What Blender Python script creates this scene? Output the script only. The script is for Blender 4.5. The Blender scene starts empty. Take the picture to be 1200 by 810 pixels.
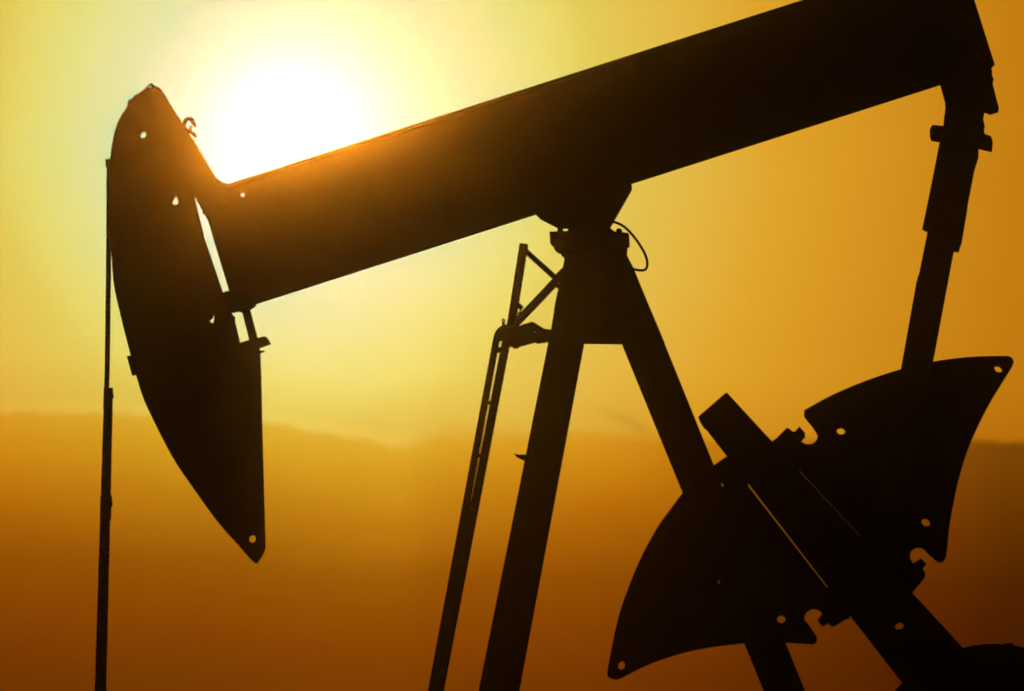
# Oil-field pumpjack in silhouette against a low hazy sun.
import bpy, math, random
from mathutils import Vector, Matrix, noise as mnoise
from mathutils.geometry import tessellate_polygon

random.seed(7)
sc = bpy.context.scene
col = sc.collection

# ------------------------------------------------------------------ camera
# A very long lens 200 m away on flat ground; the pumpjack stands in the
# X-Z plane at y = 0 and is about 10 m long.  M(px, py, Y) turns a point of
# the 1200 x 810 survey of the machine into metres on the plane y = Y.
D = 200.0
K = 10.0 / 1200.0 / D            # tangent per survey unit
CAM_H = 2.3
HORIZON = 846.0
PERP = 950.0                     # where the view is square to the machine
YAW = math.atan((PERP - 600) * K)
PITCH = math.atan((HORIZON - 405) * K)
ROLL = math.radians(1.1)

f = Vector((-math.sin(YAW) * math.cos(PITCH), math.cos(YAW) * math.cos(PITCH), math.sin(PITCH)))
r0 = Vector((math.cos(YAW), math.sin(YAW), 0))
u0 = r0.cross(f)
rt = math.cos(ROLL) * r0 + math.sin(ROLL) * u0
up = math.cos(ROLL) * u0 - math.sin(ROLL) * r0
CAM = Vector((0, -D, CAM_H))

cd = bpy.data.cameras.new('camera')
cam = bpy.data.objects.new('camera', cd)
col.objects.link(cam)
cam.matrix_world = Matrix(((rt.x, up.x, -f.x, CAM.x), (rt.y, up.y, -f.y, CAM.y),
                           (rt.z, up.z, -f.z, CAM.z), (0, 0, 0, 1)))
cd.sensor_fit = 'HORIZONTAL'
cd.sensor_width = 36
cd.lens = 18 / (600 * K)
cd.clip_start = 0.5
cd.clip_end = 30000
sc.camera = cam


def ray(px, py):
    return f + rt * ((px - 600) * K) + up * ((405 - py) * K)


def M(px, py, Y=0.0):
    d = ray(px, py)
    return CAM + d * ((Y - CAM.y) / d.y)


U = 10.0 / 1200.0                # metres per survey unit
BASE = M(760, 1122)              # foot of the machine
BASE = Vector((BASE.x, 0.0, 0.0))

# --------------------------------------------------------------- materials


def nodes_of(m):
    m.use_nodes = True
    return m.node_tree.nodes, m.node_tree.links


def steel(name, base, rust, rough=0.55, metallic=0.0, scale=3.0, amount=0.5):
    m = bpy.data.materials.new(name)
    n, l = nodes_of(m)
    b = n['Principled BSDF']
    tc = n.new('ShaderNodeTexCoord')
    no = n.new('ShaderNodeTexNoise')
    no.inputs['Scale'].default_value = scale
    no.inputs['Detail'].default_value = 8
    no.inputs['Roughness'].default_value = 0.65
    l.new(tc.outputs['Object'], no.inputs['Vector'])
    rp = n.new('ShaderNodeValToRGB')
    rp.color_ramp.elements[0].position = 0.62 - amount * 0.3
    rp.color_ramp.elements[0].color = (*base, 1)
    rp.color_ramp.elements[1].position = 0.75
    rp.color_ramp.elements[1].color = (*rust, 1)
    l.new(no.outputs['Fac'], rp.inputs['Fac'])
    l.new(rp.outputs['Color'], b.inputs['Base Color'])
    mr = n.new('ShaderNodeMapRange')
    mr.inputs['To Min'].default_value = rough - 0.08
    mr.inputs['To Max'].default_value = rough + 0.25
    l.new(no.outputs['Fac'], mr.inputs['Value'])
    l.new(mr.outputs['Result'], b.inputs['Roughness'])
    b.inputs['Metallic'].default_value = metallic
    n2 = n.new('ShaderNodeTexNoise')
    n2.inputs['Scale'].default_value = scale * 14
    n2.inputs['Detail'].default_value = 4
    l.new(tc.outputs['Object'], n2.inputs['Vector'])
    bp = n.new('ShaderNodeBump')
    bp.inputs['Strength'].default_value = 0.15
    bp.inputs['Distance'].default_value = 0.01
    l.new(n2.outputs['Fac'], bp.inputs['Height'])
    l.new(bp.outputs['Normal'], b.inputs['Normal'])
    return m


PAINT = steel('weathered_paint', (0.055, 0.05, 0.042), (0.07, 0.035, 0.018))
PAINT2 = steel('dark_cast_iron', (0.04, 0.038, 0.036), (0.06, 0.032, 0.018), rough=0.65, scale=2.2)
GALV = steel('bare_steel', (0.09, 0.088, 0.085), (0.07, 0.04, 0.02), rough=0.5, scale=6)
ROPE = steel('greased_wire_rope', (0.05, 0.047, 0.043), (0.06, 0.035, 0.02), rough=0.6, scale=20)
RUBBER = steel('black_rubber', (0.02, 0.02, 0.02), (0.03, 0.028, 0.025), rough=0.6, scale=10)

# ------------------------------------------------------------ mesh helpers


class MB:
    """Collects shapes in metres and links them as one mesh object."""

    def __init__(self):
        self.v, self.f = [], []

    def plate(self, outline, y0, y1, holes=(), trace=None):
        """Flat plate: outline in survey units, thickness from y0 to y1."""
        t = y0 if trace is None else trace
        loops = [[M(x, y, t) for x, y in outline]] + [[M(x, y, t) for x, y in h] for h in holes]
        return self.plate_w(loops, y0, y1)

    def plate_w(self, loops, y0, y1):
        flat = [p for lp in loops for p in lp]
        tris = tessellate_polygon([[Vector((p.x, p.z, 0)) for p in lp] for lp in loops])
        o, n = len(self.v), len(flat)
        self.v += [Vector((p.x, y0, p.z)) for p in flat] + [Vector((p.x, y1, p.z)) for p in flat]
        for a, b, c in tris:
            A, B, C_ = flat[a], flat[b], flat[c]
            s = (B.x - A.x) * (C_.z - A.z) - (B.z - A.z) * (C_.x - A.x)
            if s < 0:
                a, c = c, a
            self.f.append((o + a, o + b, o + c))          # faces -Y
            self.f.append((o + n + c, o + n + b, o + n + a))
        k = o
        for li, lp in enumerate(loops):
            m = len(lp)
            area = sum(lp[i].x * lp[(i + 1) % m].z - lp[(i + 1) % m].x * lp[i].z for i in range(m))
            fwd = (area < 0) == (li == 0)
            for i in range(m):
                j = (i + 1) % m
                q = (k + i, k + j, k + n + j, k + n + i)
                self.f.append(q if fwd else q[::-1])
            k += m

    def hexa(self, near, far):
        """Six-sided bar from two loops of four world points."""
        o = len(self.v)
        self.v += list(near) + list(far)
        c = sum((Vector(p) for p in self.v[o:]), Vector()) / 8
        for q in ((0, 1, 2, 3), (7, 6, 5, 4), (0, 4, 5, 1), (1, 5, 6, 2), (2, 6, 7, 3), (3, 7, 4, 0)):
            P = [Vector(self.v[o + i]) for i in q]
            nrm = (P[1] - P[0]).cross(P[2] - P[0])
            mid = sum(P, Vector()) / 4
            idx = tuple(o + i for i in q)
            self.f.append(idx if nrm.dot(mid - c) > 0 else idx[::-1])

    def tube(self, pts, r, seg=12, cap=True):
        pts = [Vector(p) for p in pts]
        n = len(pts)
        rs = r if isinstance(r, (list, tuple)) else [r] * n
        o = len(self.v)
        prev = None
        for i, p in enumerate(pts):
            t = (pts[min(i + 1, n - 1)] - pts[max(i - 1, 0)]).normalized()
            if prev is None:
                a = t.orthogonal().normalized()
            else:
                a = (prev - t * prev.dot(t)).normalized()
            prev = a
            b = t.cross(a)
            for k in range(seg):
                an = 2 * math.pi * k / seg
                self.v.append(p + (a * math.cos(an) + b * math.sin(an)) * rs[i])
        for i in range(n - 1):
            for k in range(seg):
                k2 = (k + 1) % seg
                self.f.append((o + i * seg + k, o + i * seg + k2, o + (i + 1) * seg + k2, o + (i + 1) * seg + k))
        if cap:
            self.f.append(tuple(o + k for k in range(seg))[::-1])
            self.f.append(tuple(o + (n - 1) * seg + k for k in range(seg)))

    def build(self, name, mat, parent=None, smooth=False, origin=None):
        if origin is None:
            origin = BASE
        me = bpy.data.meshes.new(name)
        me.from_pydata([tuple(Vector(p) - origin) for p in self.v], [], self.f)
        me.materials.append(mat)
        if smooth:
            for p in me.polygons:
                p.use_smooth = True
        me.update()
        ob = bpy.data.objects.new(name, me)
        col.objects.link(ob)
        ob.parent = parent
        return ob


def spline(pts, n=6):
    """Catmull-Rom through open list of points."""
    out = []
    for i in range(len(pts) - 1):
        p0, p1, p2, p3 = pts[max(i - 1, 0)], pts[i], pts[i + 1], pts[min(i + 2, len(pts) - 1)]
        for k in range(n):
            t = k / n
            out.append(tuple(0.5 * (2 * b + (c - a) * t + (2 * a - 5 * b + 4 * c - d) * t * t
                                    + (3 * b - a - 3 * c + d) * t ** 3)
                             for a, b, c, d in zip(p0, p1, p2, p3)))
    out.append(tuple(pts[-1]))
    return out


def circ(cx, cy, r, n=20):
    return [(cx + r * math.cos(2 * math.pi * i / n), cy + r * math.sin(2 * math.pi * i / n)) for i in range(n)]


def arc(cx, cy, r, a0, a1, n=12):
    return [(cx + r * math.cos(math.radians(a0 + (a1 - a0) * i / n)),
             cy + r * math.sin(math.radians(a0 + (a1 - a0) * i / n))) for i in range(n + 1)]


def W3(lst, Y=0.0):
    return [M(x, y, Y) for x, y in lst]


def empty(name, loc):
    o = bpy.data.objects.new(name, None)
    o.empty_display_size = 0.5
    o.location = loc
    col.objects.link(o)
    return o


def copy_part(o, parent, dy):
    """Copy of a part with its sub-parts, set across the machine by dy."""
    c = o.copy()
    col.objects.link(c)
    c.parent = parent
    c.location.y += dy
    for ch in list(o.children):
        s = ch.copy()
        col.objects.link(s)
        s.parent = c
    return c


# ================================================================ PUMPJACK
pj = empty('pumpjack', BASE)
pj['label'] = 'dark oil pumpjack with tilted beam, horsehead and counterweights, silhouetted before the low sun'
pj['category'] = 'pumpjack'

# ---- walking beam: a welded I-beam, 8 m long and 1.2 m deep
S = -0.3203                                   # slope of the beam in the survey


def top(x):
    return 168.6 + S * (x - 416.7)


def bot(x):
    return 251.2 + S * (x - 627.5)


ux, uy = 1 / math.hypot(1, S), S / math.hypot(1, S)     # along the beam
nx, ny = -uy, ux                                        # across it, downwards
FL = 5.0
b = MB()
web = [(262 + FL * nx * 0, 217.9 + FL), (1121 + FL * nx, top(1121) + FL * ny), (1163 - FL * nx, 76.5 - FL * ny),
       (1103 - FL * nx, 98.9 - FL * ny), (740, bot(740) - FL * 1.05), (627.5, bot(627.5) - FL * 1.05),
       (301, bot(301) - FL * 1.05), (272, 351), (269.4, 344), (250, 280), (244.3, 260), (238.5, 249), (234.4, 241.7), (229.5, 234.5)]
b.plate(web, -0.015, 0.015, [circ(284.4, 228.6, 2.1, 12)], trace=0)
b.plate([(266, top(266)), (1121, top(1121)), (1121 + FL * nx, top(1121) + FL * ny), (266, top(266) + FL * 1.05)], -0.23, 0.23, trace=0)
b.plate([(299.4, bot(299.4)), (299.4, bot(299.4) - FL * 1.05), (1103 - FL * nx, 98.9 - FL * ny), (1103, 98.9)], -0.23, 0.23, trace=0)
for xs in (690, 1040):              # web stiffeners
    x2 = xs + (bot(xs) - top(xs)) * 0.3
    for s in (-1, 1):
        y0, y1 = (0.015, 0.21) if s > 0 else (-0.21, -0.015)
        b.plate([(xs, top(xs) + FL * 1.06), (xs + 2, top(xs) + FL * 1.06), (x2 + 2, bot(x2) - FL * 1.06), (x2, bot(x2) - FL * 1.06)], y0, y1, trace=0)
beam = b.build('walking_beam', PAINT, pj)
b = MB()
b.plate([(1120.5, top(1121) - 1), (1141.3, 0), (1165.4, 76.3), (1161, 79), (1138, 4), (1116.5, top(1121) + 1)], -0.25, 0.25, trace=0)
b.build('end_plate', PAINT, beam)
b = MB()
b.plate([(627.3, 250.8), (633.7, 257), (654, 267.4), (714, 268.3), (740.5, 221.7), (739.9, 215.6)], -0.27, 0.27, trace=0)
b.build('saddle_bracket', PAINT, beam)

# ---- horsehead: two side plates with a curved wearing plate between them
face = spline([(150.2, 125.2), (140.6, 140.5), (135, 156.5), (130.7, 181), (129.6, 205), (129.2, 235), (129.8, 262), (131, 290),
               (134, 331.6), (140.6, 363.7), (151.7, 408), (166.3, 460), (178.8, 489), (202.5, 535.4), (226.2, 571), (255.8, 611.9), (279.5, 638.6)], 5)
rear = [(304.4, 414), (305.6, 440), (307, 505), (309, 582), (310.7, 641), (309, 647.5), (301.3, 660.2), (299.6, 660.4), (294.3, 656)]
hpoly = ([(176.2, 98.6), (179, 98.2), (181.5, 101.3), (187.5, 103.3), (190, 107), (213.5, 144.7), (225.3, 161.5), (253, 208.4), (262, 214.6), (272, 217), (268, 240),
          (248, 246), (237, 242), (232, 235.6), (228.6, 230.8), (227.4, 231.6), (234.4, 260), (239.4, 280), (261, 343.5), (269.7, 366), (275.2, 371.5), (274.7, 376), (281.4, 403.2), (303, 408)]
         + rear + face[::-1] + [(151, 118.3), (155, 117), (160.4, 111.3), (162.5, 111), (171.5, 104)])
hholes = [circ(168, 158.4, 4.3), [(205.8, 228.8), (208.6, 233.5), (209.8, 238.2), (207.6, 240.6), (204.5, 240.4), (201.4, 237.6), (203.2, 232.6)],
          [(251.2, 368.6), (251.8, 374), (250.8, 379), (247.0, 378.8), (245.4, 375.2), (248.4, 373.4), (249.6, 369.4)], circ(296, 631.8, 4.4), circ(177, 102.4, 1.9, 10)]
b = MB()
b.plate(hpoly, -0.24, -0.205, hholes, trace=0)
b.plate(hpoly, 0.205, 0.24, hholes, trace=0)
inner = [(x + 4.5, y + 0.5 - 2.0 * (y > 300)) for x, y in face]
b.plate(face + inner[::-1], -0.205, 0.205, trace=0)
b.plate([(231.5, 262), (236.5, 280), (258, 343.5), (279, 403), (301.8, 415), (304.6, 505), (306.6, 582), (308.2, 640),
         (310.6, 640.5), (309, 582), (307, 505), (304.4, 414), (281.4, 403.2), (261, 343.5), (239.2, 280), (234, 262)], -0.205, 0.205, trace=0)
head = b.build('horsehead', PAINT, pj)
b = MB()
b.plate([(124, 187), (131.5, 186.2), (131, 195.6), (124.2, 196)], -0.14, 0.14, trace=0)
b.build('cable_socket', GALV, head)
b = MB()
b.plate([(149.2, 418.3), (153.4, 416.8), (161, 438.4), (155.4, 440.2)], -0.2, 0.2, trace=0)
b.build('retaining_clip', GALV, head)
b = MB()
b.plate([(253, 343.6), (262, 343), (266, 341.6), (275, 342.4), (285, 343), (299.4, 349), (299.4, 358.8), (293.7, 362.5), (284.2, 366.6),
         (278.9, 365), (269.8, 367.2), (258, 366)], -0.2, 0.2, trace=0)
b.build('hinge_bracket', PAINT2, head)
b = MB()
b.plate([(283.8, 365.5), (292.8, 361.5), (302.1, 397.4), (292.6, 400.4)], -0.07, 0.07, trace=0)
b.build('adjusting_strut', GALV, head)
b = MB()
b.plate([(276, 404), (292.5, 398.6), (302.3, 396.4), (310.5, 394.3), (313.5, 396.2), (317.3, 403.2), (304, 408), (303.8, 410), (282, 411)], -0.16, 0.16, trace=0)
b.plate([(303.5, 410.2), (307.5, 411.4), (309.8, 410.6), (310, 413), (307, 413.2), (304.3, 415.2)], -0.03, 0.03, trace=0)
b.build('lower_bracket', PAINT2, head)
b = MB()
b.tube(W3(spline([(213.5, 152), (215.8, 147), (216.6, 142.5), (219.5, 139.8), (223.5, 139.8), (226.4, 143), (229.3, 149.2)], 4)), [0.021] * 22 + [0.017, 0.014, 0.008], 8)
b.tube(W3(spline([(215, 150.5), (219.5, 152.2), (223.5, 154.8), (227.3, 157.3), (229.6, 161)], 4)), 0.018, 8)
b.tube(W3(spline([(222, 153), (224, 149.6), (223, 147.5)], 4), 0.02), 0.012, 8)
b.build('lifting_hook', GALV, head, smooth=True)
b = MB()
b.tube(W3(spline([(235.5, 243), (239.5, 246.5), (238.2, 249.4), (241, 251)], 4)), 0.014, 8)
b.build('safety_pin', GALV, head)

# ---- samson post: front and rear legs, gusset head
post = None
b = MB()
gus = [(663.8, 295), (659.6, 316.8), (652.8, 348), (646, 387.5), (643.2, 401), (645, 402), (684.2, 402.4), (729, 403), (776.4, 404), (779.4, 402.8),
       (760, 357), (742.4, 314), (736, 302), (733.5, 295)]
b.plate(gus, -0.36, -0.33, trace=0)
b.plate(gus, 0.33, 0.36, trace=0)
b.plate([(664.5, 295), (661, 303), (735, 303), (732.5, 295)], -0.33, 0.33, trace=0)
b.plate([(645.5, 397.5), (645, 402), (684.2, 402.4), (729, 403), (776.4, 403.6), (775, 398)], -0.33, 0.33, trace=0)
post = b.build('samson_post', PAINT, pj)


def leg(l0, r0_, l1, r1, ytop, ybot, half, side):
    """I-section leg from survey points (left, right) at the top to the foot."""
    m = MB()
    A, B_, C_, D_ = M(*l0), M(*r0_), M(*r1), M(*l1)

    def at(a, c, t, y):
        p = a.lerp(c, t)
        return Vector((p.x, y, p.z))
    ft = 0.12
    for (u1, u2, hw) in ((0, ft, half), (1 - ft, 1, half), (ft, 1 - ft, 0.02)):
        n_, f_ = [], []
        for (dy, out) in ((-hw, n_), (hw, f_)):
            tl, tr = A.lerp(B_, u1), A.lerp(B_, u2)
            bl, br = D_.lerp(C_, u1), D_.lerp(C_, u2)
            for p, yy in ((tl, ytop), (tr, ytop), (br, ybot), (bl, ybot)):
                out.append(Vector((p.x, side * yy + dy, p.z)))
        m.hexa(n_, f_)
    return m


SK = 1068                                       # top of the skid in the survey
for s in (-1, 1):
    sl, sr = (562.3 - 604.3) / 210.0, (609 - 649.7) / 210.0
    o = leg((643.6, 399), (684.9, 399), (562.3 + sl * (SK - 810), SK), (609 + sr * (SK - 810), SK), 0.22, 0.85, 0.10, s).build('front_leg', PAINT, post)
for s in (-1, 1):
    o = leg((727.3, 400), (777.8, 400), (895 + .408 * (SK - 810), SK), (943.6 + .405 * (SK - 810), SK), 0.22, 0.42, 0.10, s).build('rear_leg', PAINT, post)
b = MB()
b.plate([(602, 531.4), (604, 531.9), (608, 533), (613.4, 532.6), (619, 533.5), (617.5, 541), (612.5, 539.4), (605.5, 536)], -0.36, -0.3, trace=-0.33)
b.plate([(613.6, 545), (616.4, 544), (614.6, 560), (611.8, 559)], -0.36, -0.3, trace=-0.33)
b.build('cable_cleat', GALV, post)
b = MB()
b.plate([(789.5, 434), (792, 436.5), (794.2, 440.6), (793.6, 443.2), (790, 441)], -0.3, -0.26, trace=0)
b.build('bolt', GALV, post)
b = MB()
b.plate([(649.5, 363), (651.5, 352), (654, 344), (657, 346), (654, 366)], -0.2, -0.1, trace=0)
b.build('edge_plate', GALV, post)

# ---- centre bearing on top of the post
b = MB()
b.plate([(644.6, 272.6), (645.2, 286), (648.8, 289.6), (650, 293), (654, 296), (658, 297), (658.4, 300.2), (661.8, 300.2), (664, 296.5), (733.5, 296.5), (734.6, 297.4),
         (735, 290), (737.6, 288.4), (737, 274.2), (730, 273.4), (720.7, 272.4), (714.6, 268), (712, 262), (668, 262), (665.6, 272), (652, 272.4)], -0.42, 0.42, trace=0)
bearing = b.build('center_bearing', PAINT2, pj)
for cx, cy, w, h in ((656.6, 272.5, 3.0, 6.2), (725.6, 273.4, 3.2, 4.8)):
    for yy in (-0.28, 0.24):
        b = MB()
        b.plate([(cx - w, cy), (cx - w, cy - h + 1.2), (cx - w + 1.2, cy - h), (cx + w - 1.2, cy - h), (cx + w, cy - h + 1.2), (cx + w, cy)], yy, yy + 0.05, trace=0)
        b.build('bolt', GALV, bearing)
b = MB()
b.tube(W3(spline([(711, 259.5), (719.5, 260.3), (728, 263.6), (735.6, 269.4), (742, 276.5), (748.4, 285), (754.7, 295.5), (757.9, 304), (758.6, 310.5),
                  (756.8, 315.4), (752.6, 317), (747.5, 316.6), (740.5, 315.2)], 5), -0.3), 0.0125, 8)
b.build('grease_hose', RUBBER, bearing, smooth=True)

# ---- ladder on the front legs
b = MB()


def rail(mb, tl, tr, bl, br, y):
    e = (1100 - 810) / 410.0
    L = (bl[0] + (bl[0] - tl[0]) * e, 1100)
    R = (br[0] + (br[0] - tr[0]) * e, 1100)
    mb.hexa([M(*tl, y), M(*tr, y), M(*R, y), M(*L, y)], [Vector((p.x, y + 0.06, p.z)) for p in (M(*tl, y), M(*tr, y), M(*R, y), M(*L, y))])


ladder = empty('ladder', (0, 0, 0))
ladder.parent = pj
YA, YB = -0.30, 0.18
b = MB()
rail(b, (577.3, 399.5), (585.5, 399.5), (501.3, 810), (511.8, 810), YA)
b.tube(W3(spline([(581.3, 402), (582.6, 394), (585.5, 388.6), (590.5, 385), (597, 383.3), (604, 382.5)], 5), YA + 0.03), 0.034, 12)
b.plate([(587.6, 386), (588.4, 378.5), (587.8, 374), (590.4, 373.2), (592.4, 375.2), (591.6, 379.6), (591.4, 385)], YA, YA + 0.05, [circ(590.2, 376, 0.8, 8)])
b.build('rail', PAINT, ladder)
b = MB()
rail(b, (589.6, 392), (600.0, 392), (509.6, 810), (520.8, 810), YB)
b.build('rail', PAINT, ladder)
yy = 409.5
while yy < 1090:
    t = (yy - 399.5) / 410.5
    p = M(581.4 - 75.2 * t, yy, YA + 0.03)
    q = M(593.2 - 78.6 * t, yy + 1.5, YB + 0.03)
    b = MB()
    b.tube([p, q], 0.022 if yy > 412 else 0.03, 10)
    b.build('rung', PAINT, ladder)
    yy += 62.0
b = MB()
b.plate([(583, 389), (592, 383.8), (602.6, 384.8), (613, 380.6), (624, 377.3), (626.5, 378.6), (637.8, 385.6), (648, 387), (645, 401),
         (642.4, 400.8), (629.5, 402.8), (627.5, 401.2), (607.8, 406.6), (607, 408.2), (602, 408.4), (600, 406.6), (590, 406), (589.2, 399.5), (585, 400)], -0.2, 0.2, [circ(626.2, 388.8, 0.9, 8)], trace=0)
b.build('bracket', PAINT, ladder)
b = MB()
b.tube([M(598.6, 384, -0.1), M(613.9, 286.8, -0.1)], 0.0435, 16)
b.tube([M(613.9, 286.8, -0.1), M(614.1, 285.4, -0.1)], [0.0435, 0.036], 16)
b.tube([M(615.2, 293.5, -0.1), M(653, 327.8, -0.1)], 0.0275, 12)
b.tube([M(597, 386.5, -0.1), M(627, 355.6, -0.1), M(657.5, 323, -0.1)], 0.0415, 14)
b.plate([(606.6, 355.4), (608.6, 355), (613.6, 359.4), (609.6, 366.8), (606.2, 369), (604.8, 368)], -0.14, -0.06, [[(607, 361.5), (609.4, 363.2), (607.4, 366.6), (605.9, 366.6)]], trace=-0.1)
b.plate([(648.4, 327), (652, 321), (655.6, 317.4), (658.4, 314.2), (664, 318), (661, 338), (652.8, 338), (649.6, 335.6)], -0.2, 0.0, [circ(655.8, 332.2, 1.0, 8)], trace=-0.1)
b.build('handrail', PAINT, ladder)

# ---- tail bearing and equalizer at the rear end of the beam
b = MB()
b.plate([(1092, 90), (1097, 99.6), (1102.2, 99.6), (1104.4, 108), (1108, 121), (1107.4, 124), (1108.2, 125.2), (1106.6, 136), (1105.4, 149), (1101.6, 166.5), (1146.7, 174),
         (1153.5, 157.6), (1153, 150), (1154, 149.2), (1152, 141), (1153.5, 132), (1155, 131.7), (1160.3, 134), (1169.8, 131.2), (1170.4, 127.7), (1166.5, 113), (1163, 99), (1164.4, 93.7), (1162.3, 90),
         (1162.6, 84), (1160.9, 81), (1165.2, 75.5), (1150, 30), (1120, 60)], -0.26, 0.26, trace=0)
tail = b.build('tail_bearing', PAINT2, pj)
b = MB()
b.plate([(1092.4, 147.4), (1089.7, 152), (1090, 160), (1091.5, 164.4), (1101, 166), (1106, 168), (1109, 149)], -0.3, 0.3, trace=0)
b.build('flange', PAINT2, tail)
b = MB()
b.plate([(1145, 173.6), (1162.4, 177.5), (1163.2, 168), (1161.2, 161), (1158, 159.4), (1153.2, 157.8), (1148, 160)], -0.3, 0.3, trace=0)
b.build('flange', PAINT2, tail)
b = MB()
b.plate([(1110, 166), (1142, 171), (1146, 150), (1114, 145)], -1.42, 1.42, trace=0)
b.build('equalizer', PAINT, pj)

# ---- pitman arms outside the cranks
YP0, YP1 = -1.38, -1.22
b = MB()
b.plate([(1091.4, 250), (1088.9, 264), (1077.2, 322), (1075.8, 323), (1056.5, 431.5), (1010.5, 668)] + arc(1029.5, 679, 22, 205, -5, 14)
        + [(1046.5, 670), (1093.6, 424), (1118.8, 289.5), (1124, 270)], YP0, YP1)
pit = b.build('pitman_arm', PAINT, pj)
b = MB()
b.plate([(1105, 150), (1101.6, 165.8), (1095, 200), (1082.7, 260), (1083.4, 261.8), (1088.9, 264.2), (1118.5, 289.2), (1120, 287.6), (1126, 288.2), (1126.8, 286),
         (1133.2, 249), (1134.2, 240), (1142, 200), (1146.7, 184.8), (1146.7, 168), (1143, 150)], YP0 - 0.025, YP1 + 0.025)
b.build('clamp_sleeve', PAINT, pit)
copy_part(pit, pj, 2.6)

# ---- cranks with two counterweights each
CF = -1.12
GAP = 2.3
GAPR = 3.0
ex, ey = 275 / math.hypot(275, 297), 297 / math.hypot(275, 297)          # right edge of the arm
rxn, ryn = ey, -ex
kx, ky = 190 / math.hypot(190, 246), 246 / math.hypot(190, 246)          # left edge of the arm
lxn, lyn = -ky, kx


def Rp(x, y, g=0.0):
    return (x + rxn * g, y + ryn * g)


def Lp(x, y, g=0.0):
    return (x + lxn * g, y + lyn * g)


b = MB()
b.plate([(850.6, 460.2), (852.2, 460.4), (904.5, 517), (1068.5, 694), (1126, 756.7), (1292, 936)] + arc(1240, 935, 52, 0, 100, 8)
        + [(1190, 970), (1066, 810), (1008, 735), (850.4, 531), (825.6, 499), (824.2, 499.2), (818.4, 489.6), (818.6, 488)], CF, CF + 0.22,
        [[(1054.6 + 6.0 * math.cos(t) * 0.87 + 3.8 * math.sin(t) * 0.5, 733.3 - 6.0 * math.cos(t) * 0.5 + 3.8 * math.sin(t) * 0.87) for t in (math.pi * i / 9 for i in range(18))]])
# packing strips in the joints beside the weights
for p0, p1 in (((904.5, 517.8), (935, 550.7)), ((1007.5, 629), (1068.5, 694.9))):
    b.plate([Rp(*p0, -1.5), Rp(*p0, GAPR + 1.5), Rp(*p1, GAPR + 1.5), Rp(*p1, -1.5)], CF - 0.02, CF + 0.24, trace=CF)
for p0, p1 in (((853, 534.4), (876.8, 565.2)), ((971, 687.2), (996.5, 720.2))):
    b.plate([Lp(*p0, -1.5), Lp(*p0, GAP + 1.5), Lp(*p1, GAP + 1.5), Lp(*p1, -1.5)], CF - 0.02, CF + 0.24, trace=CF)
crank = b.build('crank_arm', PAINT2, pj)

WF = -1.17
up_edge = spline([(946, 478.7), (975, 463), (1012.5, 447), (1056, 432.6), (1092.5, 424), (1125, 419.4), (1150, 417.6), (1176, 417.2)], 4)
out_edge = spline([(1186, 430), (1175, 447.5), (1160, 472.5), (1145, 502), (1132.5, 532), (1122.8, 565), (1116, 597.5), (1112.4, 620), (1109.8, 645)], 4)
ur = ([Rp(905, 518.3, GAPR), (921, 502.4), (923.5, 501.4), (929.5, 506), (931.5, 505.6), (936.8, 499.8), (943.9, 508), (937.6, 515.2)]
      + arc(947.3, 509.6, 11.2, 150, -22, 12) + [(952.5, 497.2), (943, 485.6), (942, 482.8), (943.2, 480.2)] + up_edge
      + [(1182, 417.4), (1186, 419.4), (1188.2, 424)] + out_edge + [(1108.8, 653), (1106.4, 657), (1102.5, 657.3), (1099.2, 655.6)]
      + arc(1077.9, 651.2, 11.4, -26, -230, 14) + [(1077.4, 655.4), (1079, 654), (1085.8, 661), (1081.2, 666.4), (1084.6, 672.3), (1083.5, 677.6), Rp(1068.5, 694.9, GAPR)])
b = MB()
b.plate(ur, WF, WF + 0.34, [circ(985.7, 503.7, 5.6), circ(1171, 430.6, 5.8), circ(1085.6, 611.2, 5.6)])
b.build('counterweight', PAINT2, crank)
top_edge = spline([(852.6, 534), (836.3, 545.4), (817, 561), (800, 577.5), (784, 599), (771, 617), (751, 653.5), (735.5, 691), (724, 725.5), (715.6, 765), (711.6, 787)], 4)
low_edge = spline([(726, 794.2), (756.8, 778.8), (793.8, 766), (827.8, 758.4), (870.5, 753.2), (900, 752.2), (921.6, 752.4), (952, 754.2)], 4)
ll = ([Lp(*p, GAP) if i == 0 else p for i, p in enumerate(top_edge)] + [(711.2, 790), (713, 794), (718, 796.2), (722, 795.6)] + low_edge
      + [(955.8, 753.2), (957.6, 750.4), (957, 746), (945.6, 729)] + arc(954, 723.6, 11.2, 152, 335, 14)
      + [(958.2, 726), (964, 733.4), (971, 729.6), (974.5, 733), (977.5, 733.2), (992.8, 724), Lp(998.6, 722.8, GAP)])
b = MB()
b.plate(ll, WF, WF + 0.34, [circ(727.2, 779.7, 5.0), circ(915.3, 725.1, 5.1), circ(842.6, 568, 5.0), circ(845.4, 679.6, 5.0)])
b.build('counterweight', PAINT2, crank)
copy_part(crank, pj, -2 * (WF + 0.17))

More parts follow.
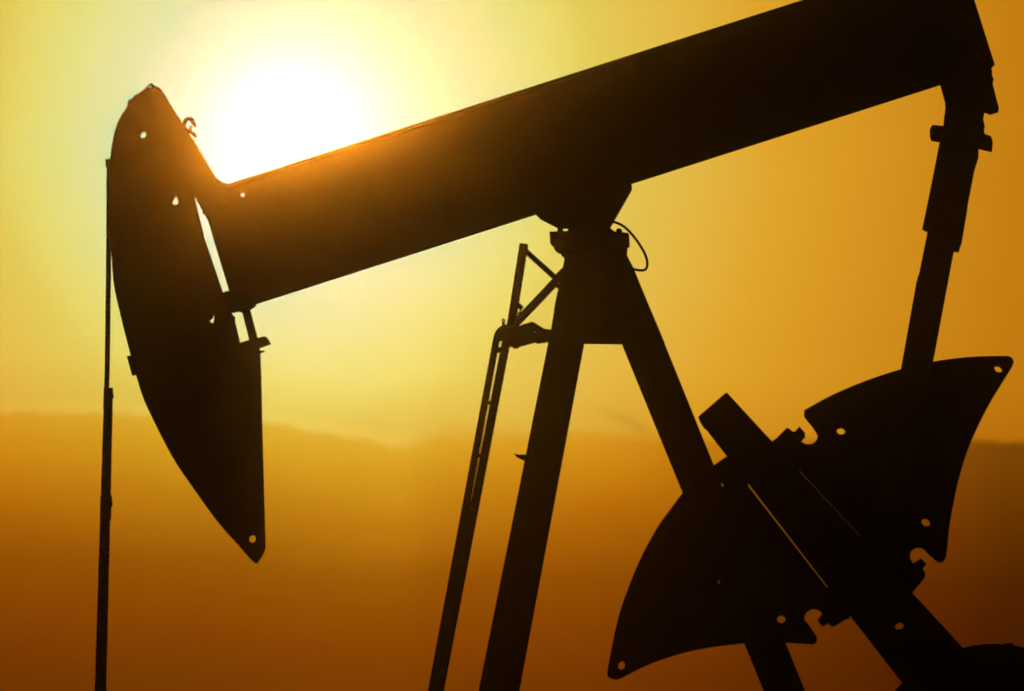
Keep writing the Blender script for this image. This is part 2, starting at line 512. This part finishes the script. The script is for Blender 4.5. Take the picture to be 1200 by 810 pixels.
# ---- gear reducer between the cranks, skid under everything
b = MB()
hump = [p for p in arc(1165, 905, 150.5, 165, 375, 40)]
hump = hump[:-1]
b.plate(hump + [(1330, 950), (1330, 1045), (1010, 1045), (1010, 950)], -0.6, 0.6)
gear = b.build('gear_reducer', PAINT2, pj)
b = MB()
b.plate([(1175.5, 757), (1178, 753.6), (1186.5, 754), (1189, 758.5)], -0.55, -0.1)
b.build('bolt', GALV, gear)
b = MB()
b.plate(circ(1190, 893, 22, 24), -1.14, 1.14, trace=-1.0)
b.build('crank_shaft', GALV, gear)
b = MB()
b.plate([(1000, 1045.4), (1345, 1045.4), (1345, SK), (1000, SK)], -0.7, 0.7, trace=0)
b.build('pedestal', PAINT, gear)
b = MB()
for s in (-1, 1):
    y0 = s * 0.85 - 0.16
    for za, zb, h in ((SK, SK + 5, 0.16), (SK + 5, 1114, 0.02), (1114, 1119, 0.16)):
        b.plate([(470, za), (1450, za), (1450, zb), (470, zb)], s * 0.85 - h, s * 0.85 + h, trace=0)
for x in (500, 760, 1010, 1330):
    b.plate([(x, SK + 8), (x + 24, SK + 8), (x + 24, 1112), (x, 1112)], -0.82, 0.82, trace=0)
for x0, x1 in ((1020, 1110),):
    b.plate([(x0, SK + 1), (x1, SK + 1), (x1, SK + 7), (x0, SK + 7)], -0.68, 0.68, trace=0)
b.build('base_skid', PAINT, pj)

# ============================================================ BRIDLE CABLE
cb = empty('wire_cable', Vector((M(113, 1000).x, 0, M(113, 1000).z)))
cb['label'] = 'thin wire rope hanging straight down from the curved face of the horsehead'
cb['category'] = 'cable'
ORG = cb.location.copy()


def rope(mb, pts, R, pitch, strands=4):
    pts = [Vector(p) for p in pts]
    L = 0.0
    rings = []
    for a, c in zip(pts[:-1], pts[1:]):
        n = max(2, int((c - a).length / (pitch / 10)))
        for i in range(n):
            rings.append((a.lerp(c, i / n), L + (c - a).length * i / n))
        L += (c - a).length
    rings.append((pts[-1], L))
    for s in range(strands):
        path, rr = [], []
        for p, d in rings:
            an = 2 * math.pi * (d / pitch + s / strands)
            path.append(p + Vector((math.cos(an), math.sin(an), 0)) * R * 0.5)
            rr.append(R * 0.5)
        mb.tube(path, rr, 7)


mainline = spline([(128.4, 192), (127.6, 215), (127.6, 250), (127.3, 300), (126.6, 360), (125.4, 440), (122.4, 540), (118.9, 650), (113.8, 810), (107.2, 1010)], 4)
b = MB()
rope(b, W3(mainline, -0.05), 0.0275, 0.20)
b.build('rope', ROPE, cb, smooth=True, origin=ORG)
b = MB()
rope(b, W3([(128.6, 457), (126.4, 560), (123.6, 680), (120.6, 810), (115.2, 1010)], 0.0), 0.0355, 0.24)
b.build('rope', ROPE, cb, smooth=True, origin=ORG)
b = MB()
rope(b, W3([(126.0, 458), (123.4, 560), (119.6, 680), (117, 810), (111, 1010)], 0.05), 0.03, 0.24)
b.build('rope', ROPE, cb, smooth=True, origin=ORG)
for (x0, y0, x1, y1, wl, wr) in ((126.8, 454.5, 126.2, 479.5, 5.0, 5.4), (124.4, 581, 123.6, 609, 6.4, 6.6)):
    b = MB()
    b.plate([(x0 - wl, y0), (x0 + wr, y0), (x0 + wr, y0 + 7), (x0 + wr + 0.9, y0 + 8), (x0 + wr + 0.7, y0 + 12), (x1 + wr, y0 + 13), (x1 + wr - 0.2, y1), (x1 - wl, y1)], -0.08, 0.1, trace=0)
    b.build('clamp', GALV, cb, origin=ORG)
b = MB()
b.plate([(128.4, 565), (130.4, 566.5), (130.2, 571), (127.9, 573)], -0.03, 0.03, trace=0)
b.build('clip', GALV, cb, origin=ORG)
b = MB()
b.plate([(98, 1008), (124, 1008), (124, 1022), (98, 1022)], -0.25, 0.25, trace=0)
b.tube([M(111, 1020), M(109, 1125)], 0.03, 12)
b.build('carrier_bar', GALV, cb, origin=ORG)

# ================================================================== GROUND
gm = bpy.data.materials.new('dry_scrubland')
n, l = nodes_of(gm)
bs = n['Principled BSDF']
tc = n.new('ShaderNodeTexCoord')
n1 = n.new('ShaderNodeTexNoise'); n1.inputs['Scale'].default_value = 0.05; n1.inputs['Detail'].default_value = 10
n2 = n.new('ShaderNodeTexNoise'); n2.inputs['Scale'].default_value = 1.7; n2.inputs['Detail'].default_value = 8
l.new(tc.outputs['Object'], n1.inputs['Vector']); l.new(tc.outputs['Object'], n2.inputs['Vector'])
mx = n.new('ShaderNodeMath'); mx.operation = 'MULTIPLY_ADD'; mx.inputs[1].default_value = 0.5
l.new(n1.outputs['Fac'], mx.inputs[0])
hf = n.new('ShaderNodeMath'); hf.operation = 'MULTIPLY'; hf.inputs[1].default_value = 0.5
l.new(n2.outputs['Fac'], hf.inputs[0]); l.new(hf.outputs[0], mx.inputs[2])
rp = n.new('ShaderNodeValToRGB')
rp.color_ramp.elements[0].position = 0.38; rp.color_ramp.elements[0].color = (0.045, 0.04, 0.022, 1)
rp.color_ramp.elements[1].position = 0.6; rp.color_ramp.elements[1].color = (0.16, 0.12, 0.075, 1)
l.new(mx.outputs[0], rp.inputs['Fac']); l.new(rp.outputs['Color'], bs.inputs['Base Color'])
bs.inputs['Roughness'].default_value = 0.95
RAD = 450.0
verts = [(0, 0, 0)]
faces = []
radii = [3, 8, 20, 50, 110, 200, 320, RAD]
NS = 64
for ri, R in enumerate(radii):
    for k in range(NS):
        a = 2 * math.pi * k / NS
        x, y = R * math.cos(a), R * math.sin(a)
        z = 0.0 if R < 60 else -0.25 + 0.25 * mnoise.noise(Vector((x * .01, y * .01, 0)))
        verts.append((x, y, z))
for k in range(NS):
    faces.append((0, 1 + k, 1 + (k + 1) % NS))
for ri in range(len(radii) - 1):
    for k in range(NS):
        a = 1 + ri * NS + k; c = 1 + ri * NS + (k + 1) % NS
        faces.append((a, a + NS, c + NS, c))
me = bpy.data.meshes.new('ground')
me.from_pydata(verts, [], faces)
me.materials.append(gm)
go = bpy.data.objects.new('ground', me)
col.objects.link(go)
go['kind'] = 'structure'

# =================================================================== LIGHT
EXP = -7.0
GAIN = 2.0 ** (-EXP)
SUN_PX = (372, 149)
s_dir = ray(*SUN_PX).normalized()
elev = math.asin(s_dir.z)
azim = math.atan2(s_dir.x, s_dir.y)            # from +Y towards +X

sd = bpy.data.lights.new('sun', 'SUN')
sd.energy = 2.15
sd.color = (1.0, 0.32, 0.008)
sd.angle = math.radians(0.53)
so = bpy.data.objects.new('sun', sd)
col.objects.link(so)
so.location = (0, 40, 30)
so.rotation_euler = (-s_dir).to_track_quat('-Z', 'Y').to_euler()

# -------------------------------------------------------------------- haze
DENS = 1.2e-4
hm = bpy.data.materials.new('evening_haze')
n, l = nodes_of(hm)
for x in list(n):
    if x.type != 'OUTPUT_MATERIAL':
        n.remove(x)
pv = n.new('ShaderNodeVolumePrincipled')
pv.inputs['Color'].default_value = (0.96, 0.93, 0.9, 1)
pv.inputs['Density'].default_value = DENS
pv.inputs['Anisotropy'].default_value = 0.997
out = [x for x in n if x.type == 'OUTPUT_MATERIAL'][0]
l.new(pv.outputs['Volume'], out.inputs['Volume'])
b = MB()
hx = RAD + 15
ztop = M(1121, top(1121)).z + 0.6
b.hexa([Vector((-hx, -hx, -1.5)), Vector((hx, -hx, -1.5)), Vector((hx, -hx, ztop)), Vector((-hx, -hx, ztop))],
       [Vector((-hx, hx, -1.5)), Vector((hx, hx, -1.5)), Vector((hx, hx, ztop)), Vector((-hx, hx, ztop))])
hz = b.build('haze', hm, origin=Vector((0, 0, 0)))
hz['kind'] = 'stuff'

# --------------------------------------------------------------------- sky
w = bpy.data.worlds.new('World')
sc.world = w
w.use_nodes = True
T = w.node_tree
n, l = T.nodes, T.links
for x in list(n):
    n.remove(x)
wout = n.new('ShaderNodeOutputWorld')
sky = n.new('ShaderNodeTexSky')
sky.sky_type = 'NISHITA'
sky.sun_disc = False
sky.sun_elevation = elev
sky.sun_rotation = azim
sky.dust_density = 6.0
sky.ozone_density = 0.5
bg1 = n.new('ShaderNodeBackground')
bg1.inputs['Strength'].default_value = 0.05
l.new(sky.outputs['Color'], bg1.inputs['Color'])

tc = n.new('ShaderNodeTexCoord')


def math_node(op, a, b_=None, c=None, clamp=False):
    m = n.new('ShaderNodeMath')
    m.operation = op
    m.use_clamp = clamp
    for i, v in enumerate((a, b_, c)):
        if v is None:
            continue
        if isinstance(v, (int, float)):
            m.inputs[i].default_value = v
        else:
            l.new(v, m.inputs[i])
    return m.outputs[0]


def dot(vec):
    m = n.new('ShaderNodeVectorMath')
    m.operation = 'DOT_PRODUCT'
    l.new(tc.outputs['Generated'], m.inputs[0])
    m.inputs[1].default_value = vec
    return m.outputs['Value']


# sky frame: the direction of the glow, level right and true up around it;
# angles counted in units of K radians (0.0024 degrees)
g_dir = ray(345, 150).normalized()
g_r = g_dir.cross(Vector((0, 0, 1))).normalized()
g_u = g_r.cross(g_dir).normalized()
su, sv, sw = dot(g_r), dot(g_u), dot(g_dir)
A = math_node('DIVIDE', math_node('ARCTAN2', su, sw), K)
B = math_node('DIVIDE', math_node('ARCTAN2', sv, math_node('ABSOLUTE', sw)), K)


def ab(px, py):
    d = ray(px, py).normalized()
    return (math.atan2(d.dot(g_r), d.dot(g_dir)) / K, math.atan2(d.dot(g_u), d.dot(g_dir)) / K)


rad = math_node('SQRT', math_node('ADD', math_node('MULTIPLY', su, su), math_node('MULTIPLY', sv, sv)))
dist = math_node('DIVIDE', math_node('ARCTAN2', rad, sw), K)

# thin-cloud mottling of the glow
cmb = n.new('ShaderNodeCombineXYZ')
l.new(math_node('MULTIPLY', A, 0.0035), cmb.inputs[0])
l.new(math_node('MULTIPLY', B, 0.011), cmb.inputs[1])
mot = n.new('ShaderNodeTexNoise')
mot.inputs['Scale'].default_value = 1.0
mot.inputs['Detail'].default_value = 5
mot.inputs['Roughness'].default_value = 0.55
l.new(cmb.outputs[0], mot.inputs['Vector'])
mott = math_node('SUBTRACT', mot.outputs['Fac'], 0.5)
dist2 = math_node('ADD', dist, math_node('MULTIPLY', mott, math_node('MINIMUM', math_node('MULTIPLY', dist, 0.12), 40.0)))


def lin(c):
    c = c / 255.0
    return c / 12.92 if c <= 0.04045 else ((c + 0.055) / 1.055) ** 2.4


def ramp(fac, stops, span, raw=False):
    rn = n.new('ShaderNodeValToRGB')
    cr = rn.color_ramp
    cr.interpolation = 'LINEAR'
    while len(cr.elements) > 1:
        cr.elements.remove(cr.elements[-1])
    for i, (p, c) in enumerate(stops):
        e = cr.elements[0] if i == 0 else cr.elements.new(p / span)
        e.position = p / span
        e.color = (*(c if raw else [lin(v) for v in c]), 1)
    l.new(math_node('DIVIDE', fac, span), rn.inputs['Fac'])
    return rn.outputs['Color']


GLOW = [(0, (165, 205, 205)), (105, (135, 185, 198)), (150, (168, 212, 185)), (200, (188, 218, 166)), (250, (211, 221, 146)), (270, (214, 220, 134)), (320, (222, 214, 108)), (360, (221, 200, 88)),
        (470, (225, 182, 68)), (575, (223, 162, 40)), (700, (211, 145, 30)), (845, (197, 126, 18)), (1000, (183, 110, 12))]
glow = ramp(dist2, GLOW, 1000.0)
# extra light right around the sun, and the fall-off far from it
ca, cb_ = ab(342, 168)
cd2 = math_node('ADD', math_node('POWER', math_node('SUBTRACT', A, ca), 2.0), math_node('POWER', math_node('SUBTRACT', B, cb_), 2.0))
core = math_node('MULTIPLY', math_node('POWER', 2.718, math_node('DIVIDE', cd2, -2.0 * 68.0 ** 2)), math_node('GREATER_THAN', sw, 0.0))
fall = math_node('DIVIDE', 1.0, math_node('ADD', 1.0, math_node('POWER', math_node('DIVIDE', math_node('MAXIMUM', math_node('SUBTRACT', dist, 900.0), 0.0), 2600.0), 2.0)))


def mixc(kind, a, c, fac=1.0):
    m = n.new('ShaderNodeMix')
    m.data_type = 'RGBA'
    m.blend_type = kind
    m.clamp_result = False
    if isinstance(fac, (int, float)):
        m.inputs['Factor'].default_value = fac
    else:
        l.new(fac, m.inputs['Factor'])
    for s_, v in ((6, a), (7, c)):
        if isinstance(v, tuple):
            m.inputs[s_].default_value = v
        else:
            l.new(v, m.inputs[s_])
    return m.outputs[2]


def grey(v):
    c = n.new('ShaderNodeCombineColor')
    for i in range(3):
        l.new(v, c.inputs[i])
    return c.outputs[0]


glow = mixc('ADD', glow, grey(core))
glow = mixc('MULTIPLY', glow, grey(fall))

# cloud bank low over the horizon: its upper edge as height over azimuth
EDGE = [(-900, 500), (-300, 492), (0, 486), (60, 484), (110, 484), (150, 486), (200, 490), (260, 492), (320, 497), (360, 507), (400, 512), (440, 519), (468, 524),
        (484, 519), (500, 512), (515, 507), (540, 505), (580, 506), (640, 506), (690, 507), (730, 511), (770, 513), (820, 514), (900, 515), (1000, 515),
        (1110, 516), (1200, 517), (1800, 520)]
fc = n.new('ShaderNodeFloatCurve')
cv = fc.mapping.curves[0]
AMIN, AMAX = ab(-900, 500)[0], ab(1800, 520)[0]
BMIN, BMAX = -460.0, -260.0
pts = []
for px, py in EDGE:
    a_, b_ = ab(px, py)
    pts.append(((a_ - AMIN) / (AMAX - AMIN), (b_ - BMIN) / (BMAX - BMIN)))
while len(cv.points) < len(pts):
    cv.points.new(0.5, 0.5)
for p, q in zip(cv.points, pts):
    p.location = q
    p.handle_type = 'AUTO'
fc.mapping.use_clip = False
fc.mapping.update()
l.new(math_node('DIVIDE', math_node('SUBTRACT', A, AMIN), AMAX - AMIN, clamp=True), fc.inputs['Value'])
edge = math_node('ADD', math_node('MULTIPLY', fc.outputs[0], BMAX - BMIN), BMIN)
c2 = n.new('ShaderNodeCombineXYZ')
l.new(math_node('MULTIPLY', A, 0.017), c2.inputs[0])
l.new(math_node('MULTIPLY', B, 0.04), c2.inputs[1])
nz = n.new('ShaderNodeTexNoise')
nz.inputs['Scale'].default_value = 1.0
nz.inputs['Detail'].default_value = 9
nz.inputs['Roughness'].default_value = 0.6
nz.inputs['Distortion'].default_value = 0.6
l.new(c2.outputs[0], nz.inputs['Vector'])
wisp = math_node('SUBTRACT', nz.outputs['Fac'], 0.5)
depth = math_node('ADD', math_node('SUBTRACT', edge, B), math_node('MULTIPLY', wisp, 17.0))
BANK = [(0, (.98, .82, .42)), (18, (.94, .76, .28)), (36, (.88, .68, .17)), (88, (.69, .465, .08)), (166, (.42, .235, .01)), (210, (.37, .185, 0)), (268, (.315, .143, 0)), (316, (.25, .128, 0)), (420, (.15, .06, 0))]
bank = ramp(math_node('ADD', depth, math_node('MULTIPLY', mott, 30.0)), BANK, 420.0, raw=True)
SIDE = [(0, (1, 1, 1)), (1030, (1, 1, 1)), (1180, (.82, .86, 1)), (1330, (.62, .68, 1)), (1450, (.52, .5, 1)), (1510, (.4, .44, 1)), (1800, (.33, .38, 1))]
side = ramp(math_node('ADD', A, 672.0), SIDE, 1800.0, raw=True)
bank = mixc('MULTIPLY', bank, side)
mr = n.new('ShaderNodeMapRange')
mr.interpolation_type = 'SMOOTHSTEP'
SOFT = [(0, (6, 6, 6)), (640, (6, 6, 6)), (780, (6, 6, 6)), (835, (22, 22, 22)), (900, (17, 17, 17)), (980, (10, 10, 10)), (1120, (10, 10, 10)), (1400, (7, 7, 7)), (1800, (7, 7, 7))]
sofc = ramp(math_node('ADD', A, 672.0), [(p, tuple(v / 30.0 for v in c)) for p, c in SOFT], 1800.0, raw=True)
soft = math_node('MULTIPLY', sofc, 30.0)
l.new(math_node('MULTIPLY', soft, -0.9), mr.inputs['From Min'])
l.new(soft, mr.inputs['From Max'])
l.new(depth, mr.inputs['Value'])
# a thin bright lining just above the edge of the bank
lmask = n.new('ShaderNodeMapRange')
lmask.inputs['From Min'].default_value = 90.0
lmask.inputs['From Max'].default_value = 150.0
lmask.inputs['To Min'].default_value = 1.0
lmask.inputs['To Max'].default_value = 0.12
l.new(A, lmask.inputs['Value'])
lining = math_node('MULTIPLY', math_node('POWER', 2.718, math_node('MULTIPLY', math_node('POWER', math_node('DIVIDE', math_node('ADD', depth, 9.0), 7.0), 2.0), -1.0)), math_node('MULTIPLY', lmask.outputs['Result'], 0.075))
glow = mixc('MULTIPLY', glow, grey(math_node('ADD', 1.0, lining)))
# a stray wisp slanting down above the bank
wa, wb = ab(740, 496)
tl = math.radians(-26)
p1 = math_node('ADD', math_node('MULTIPLY', math_node('SUBTRACT', A, wa), math.cos(tl)), math_node('MULTIPLY', math_node('SUBTRACT', B, wb), math.sin(tl)))
p2 = math_node('ADD', math_node('MULTIPLY', math_node('SUBTRACT', A, wa), -math.sin(tl)), math_node('MULTIPLY', math_node('SUBTRACT', B, wb), math.cos(tl)))
p2 = math_node('ADD', p2, math_node('MULTIPLY', wisp, 10.0))
q = math_node('ADD', math_node('POWER', math_node('DIVIDE', p1, 36.0), 2.0), math_node('POWER', math_node('DIVIDE', p2, 7.0), 2.0))
streak = math_node('SUBTRACT', 1.0, math_node('MULTIPLY', math_node('POWER', 2.718, math_node('MULTIPLY', q, -1.0)), 0.16))
glow = mixc('MULTIPLY', glow, grey(streak))
pre = ramp(math_node('ADD', depth, 75.0), [(0, (1, 1, 1)), (45, (.96, .93, .86)), (75, (.9, .84, .7))], 76.0, raw=True)
glow = mixc('MULTIPLY', glow, pre)
full = mixc('MULTIPLY', glow, bank, mr.outputs['Result'])
bg2 = n.new('ShaderNodeBackground')
bg2.inputs['Strength'].default_value = GAIN
l.new(full, bg2.inputs['Color'])
add = n.new('ShaderNodeAddShader')
l.new(bg1.outputs[0], add.inputs[0])
l.new(bg2.outputs[0], add.inputs[1])
l.new(add.outputs[0], wout.inputs['Surface'])
w.cycles.sampling_method = 'MANUAL'
w.cycles.sample_map_resolution = 4096

# ------------------------------------------------------------------ render
sc.view_settings.view_transform = 'Standard'
sc.view_settings.look = 'None'
sc.view_settings.exposure = EXP
sc.view_settings.gamma = 1.0
sc.view_settings.use_curve_mapping = False
sc.render.engine = 'CYCLES'
cy = sc.cycles
cy.use_denoising = True
cy.use_adaptive_sampling = False
cy.sample_clamp_direct = 0
cy.sample_clamp_indirect = 0
cy.volume_bounces = 2
cy.max_bounces = 6
sc.render.resolution_x, sc.render.resolution_y = 1024, 691
